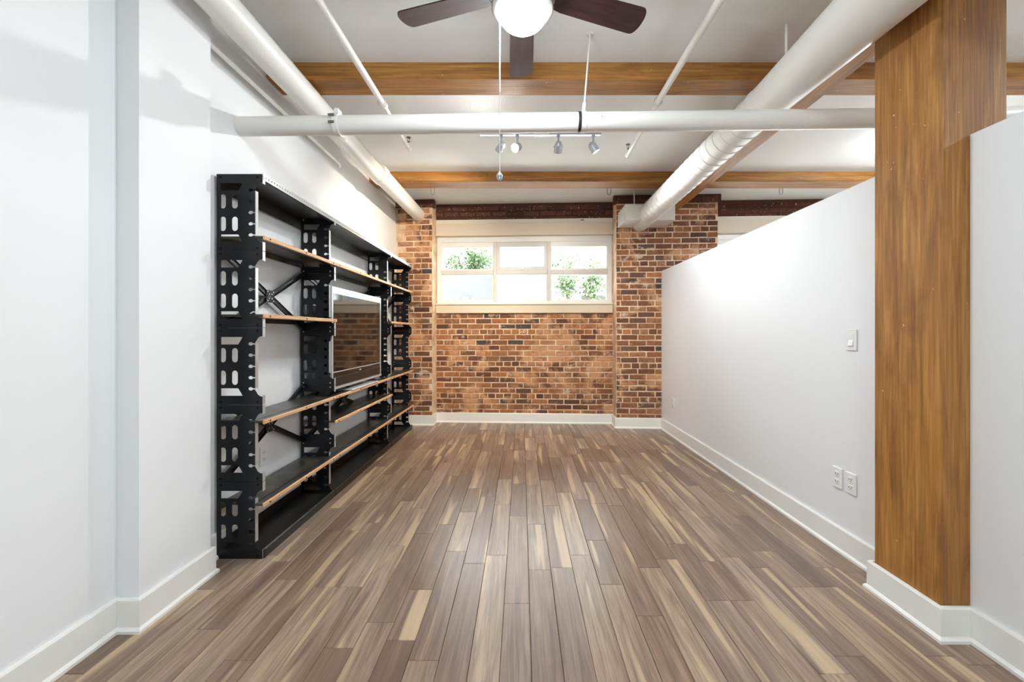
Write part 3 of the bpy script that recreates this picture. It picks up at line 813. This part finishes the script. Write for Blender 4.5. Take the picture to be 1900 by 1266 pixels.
plate('wall_outlet', XR, 2.203, .404, -1, 'white outlet low on the partition, the one closer to the column', 'outlet', 'outlet', 'outlets on the partition')
plate('wall_outlet', XR, 2.297, .404, -1, 'white outlet low on the partition, left of its twin', 'outlet', 'outlet', 'outlets on the partition')
plate('wall_outlet', XR, 4.8, .4, -1, 'small white outlet low on the partition near the brick pier', 'outlet', 'outlet', 'outlets on the partition')
plate('wall_outlet', XL, 2.62, .43, 1, 'white outlet on the left wall behind the shelving', 'outlet', 'outlet')

# ================================================================== FILL LAMPS out of view, added to brighten the room
for (lx, ly) in ((.35, -.6), (.35, -2.3), (3.5, 1.2), (3.5, 3.6)):
    lp = empty('fill_lamp', (lx, ly, CEIL)); tag(lp, 'added round fill lamp on the ceiling '+('behind the camera' if lx < 1 else 'beyond the partition')+(', the nearer one' if ly in (-.6, 1.2) else ', the farther one'), 'lamp', 'added fill lamps')
    MB().lathe([(.001, 0), (.19, 0), (.19, -.03), (.17, -.035)], 32).build('base', 'nickel', lp)
    MB().lathe([(.17, -.03)]+[(.17*math.cos(R(a)), -.035-.07*math.sin(R(a))) for a in range(10, 91, 10)]+[(.0005, -.106)], 32).build('shade', 'globe2' if lx < 1 else 'globe3', lp)

# ================================================================== OUTSIDE
G0 = 1.45
o = MB().box(-14, 18, 5.9, 30, G0-.1, G0).build('paved_yard', 'paving'); struct(o, 'pale paved yard outside the window', 'ground')
pl = MB().bbox(-2.3, -.5, 7.6, 8.8, G0, 2.32, .02).build('concrete_planter', 'concrete'); tag(pl, 'pale grey concrete planter outside the left window panes', 'planter')
lw = MB().bbox(1.15, 3.6, 7.9, 8.2, G0, 1.94, .01).build('low_wall', 'concrete'); tag(lw, 'low concrete wall outside the right window panes', 'wall')
rl = empty('railing', (2.0, 8.05, 1.94)); tag(rl, 'thin dark railing on the low wall outside', 'railing')
MB().box(-.5, 1.4, -.012, .012, .33, .355).build('top_rail', 'rail', rl)
pk = MB().box(-.007, .007, -.007, .007, 0, .33).mesh('picket', 'rail')
for i in range(16): link('picket', pk, rl, loc=(-.48+i*.12, 0, 0))
bd = empty('house', (0, 16, G0)); tag(bd, 'bleached white building across the yard with grey cladding', 'building')
MB().box(-9, 12, 0, 4, 0, 9).build('facade', 'facade', bd)
MB().box(.4, 2.5, -.1, 0, 2.2, 6).build('cladding', 'facadegrey', bd)
MB().box(3.2, 4.4, -.06, 0, 1.0, 2.2).build('window', 'facadegrey', bd)
def shrub(x, y, z, w, h, n, mat, label, seed):
    rng = random.Random(seed)
    root = empty('shrub', (x, y, z)); tag(root, label, 'shrub')
    st = MB(); lf = MB()
    tips = []
    for i in range(14):
        a = rng.uniform(0, 6.28); q = rng.uniform(.15, 1)**.6
        t = Vector((w*q*math.cos(a), w*.6*q*math.sin(a), h*rng.uniform(.55, 1)*(1-.25*q)))
        b = Vector((t.x*.12, t.y*.12, 0)); mid = (b+t)/2+Vector((0, 0, .06))
        st.tube(b, mid, .009, .006, n=5, caps=False); st.tube(mid, t, .006, .002, n=5, caps=False); tips += [(mid, t)]
    for i in range(n):
        mid, t = rng.choice(tips); p = mid.lerp(t, rng.uniform(-.1, 1.08))+Vector([rng.gauss(0, .085) for _ in range(3)])
        p.z = max(p.z, .09)
        d1 = Vector([rng.gauss(0, 1) for _ in range(3)]).normalized(); d2 = d1.orthogonal().normalized(); L = rng.uniform(.045, .08)
        lf.add([p, p+d1*L*.5+d2*L*.28, p+d1*L, p+d1*L*.5-d2*L*.28], [(0, 1, 2, 3)])
    st.build('stems', 'stem', root); lv = lf.build('foliage', mat, root); lv['kind'] = 'stuff'
shrub(-1.0, 8.3, 2.325, .7, .72, 2600, 'leaf', 'green leafy shrub in the planter behind the left window panes', 1)
shrub(1.0, 7.5, G0, .5, 1.6, 2600, 'leaf2', 'pale green shrub outside the right window panes', 2)
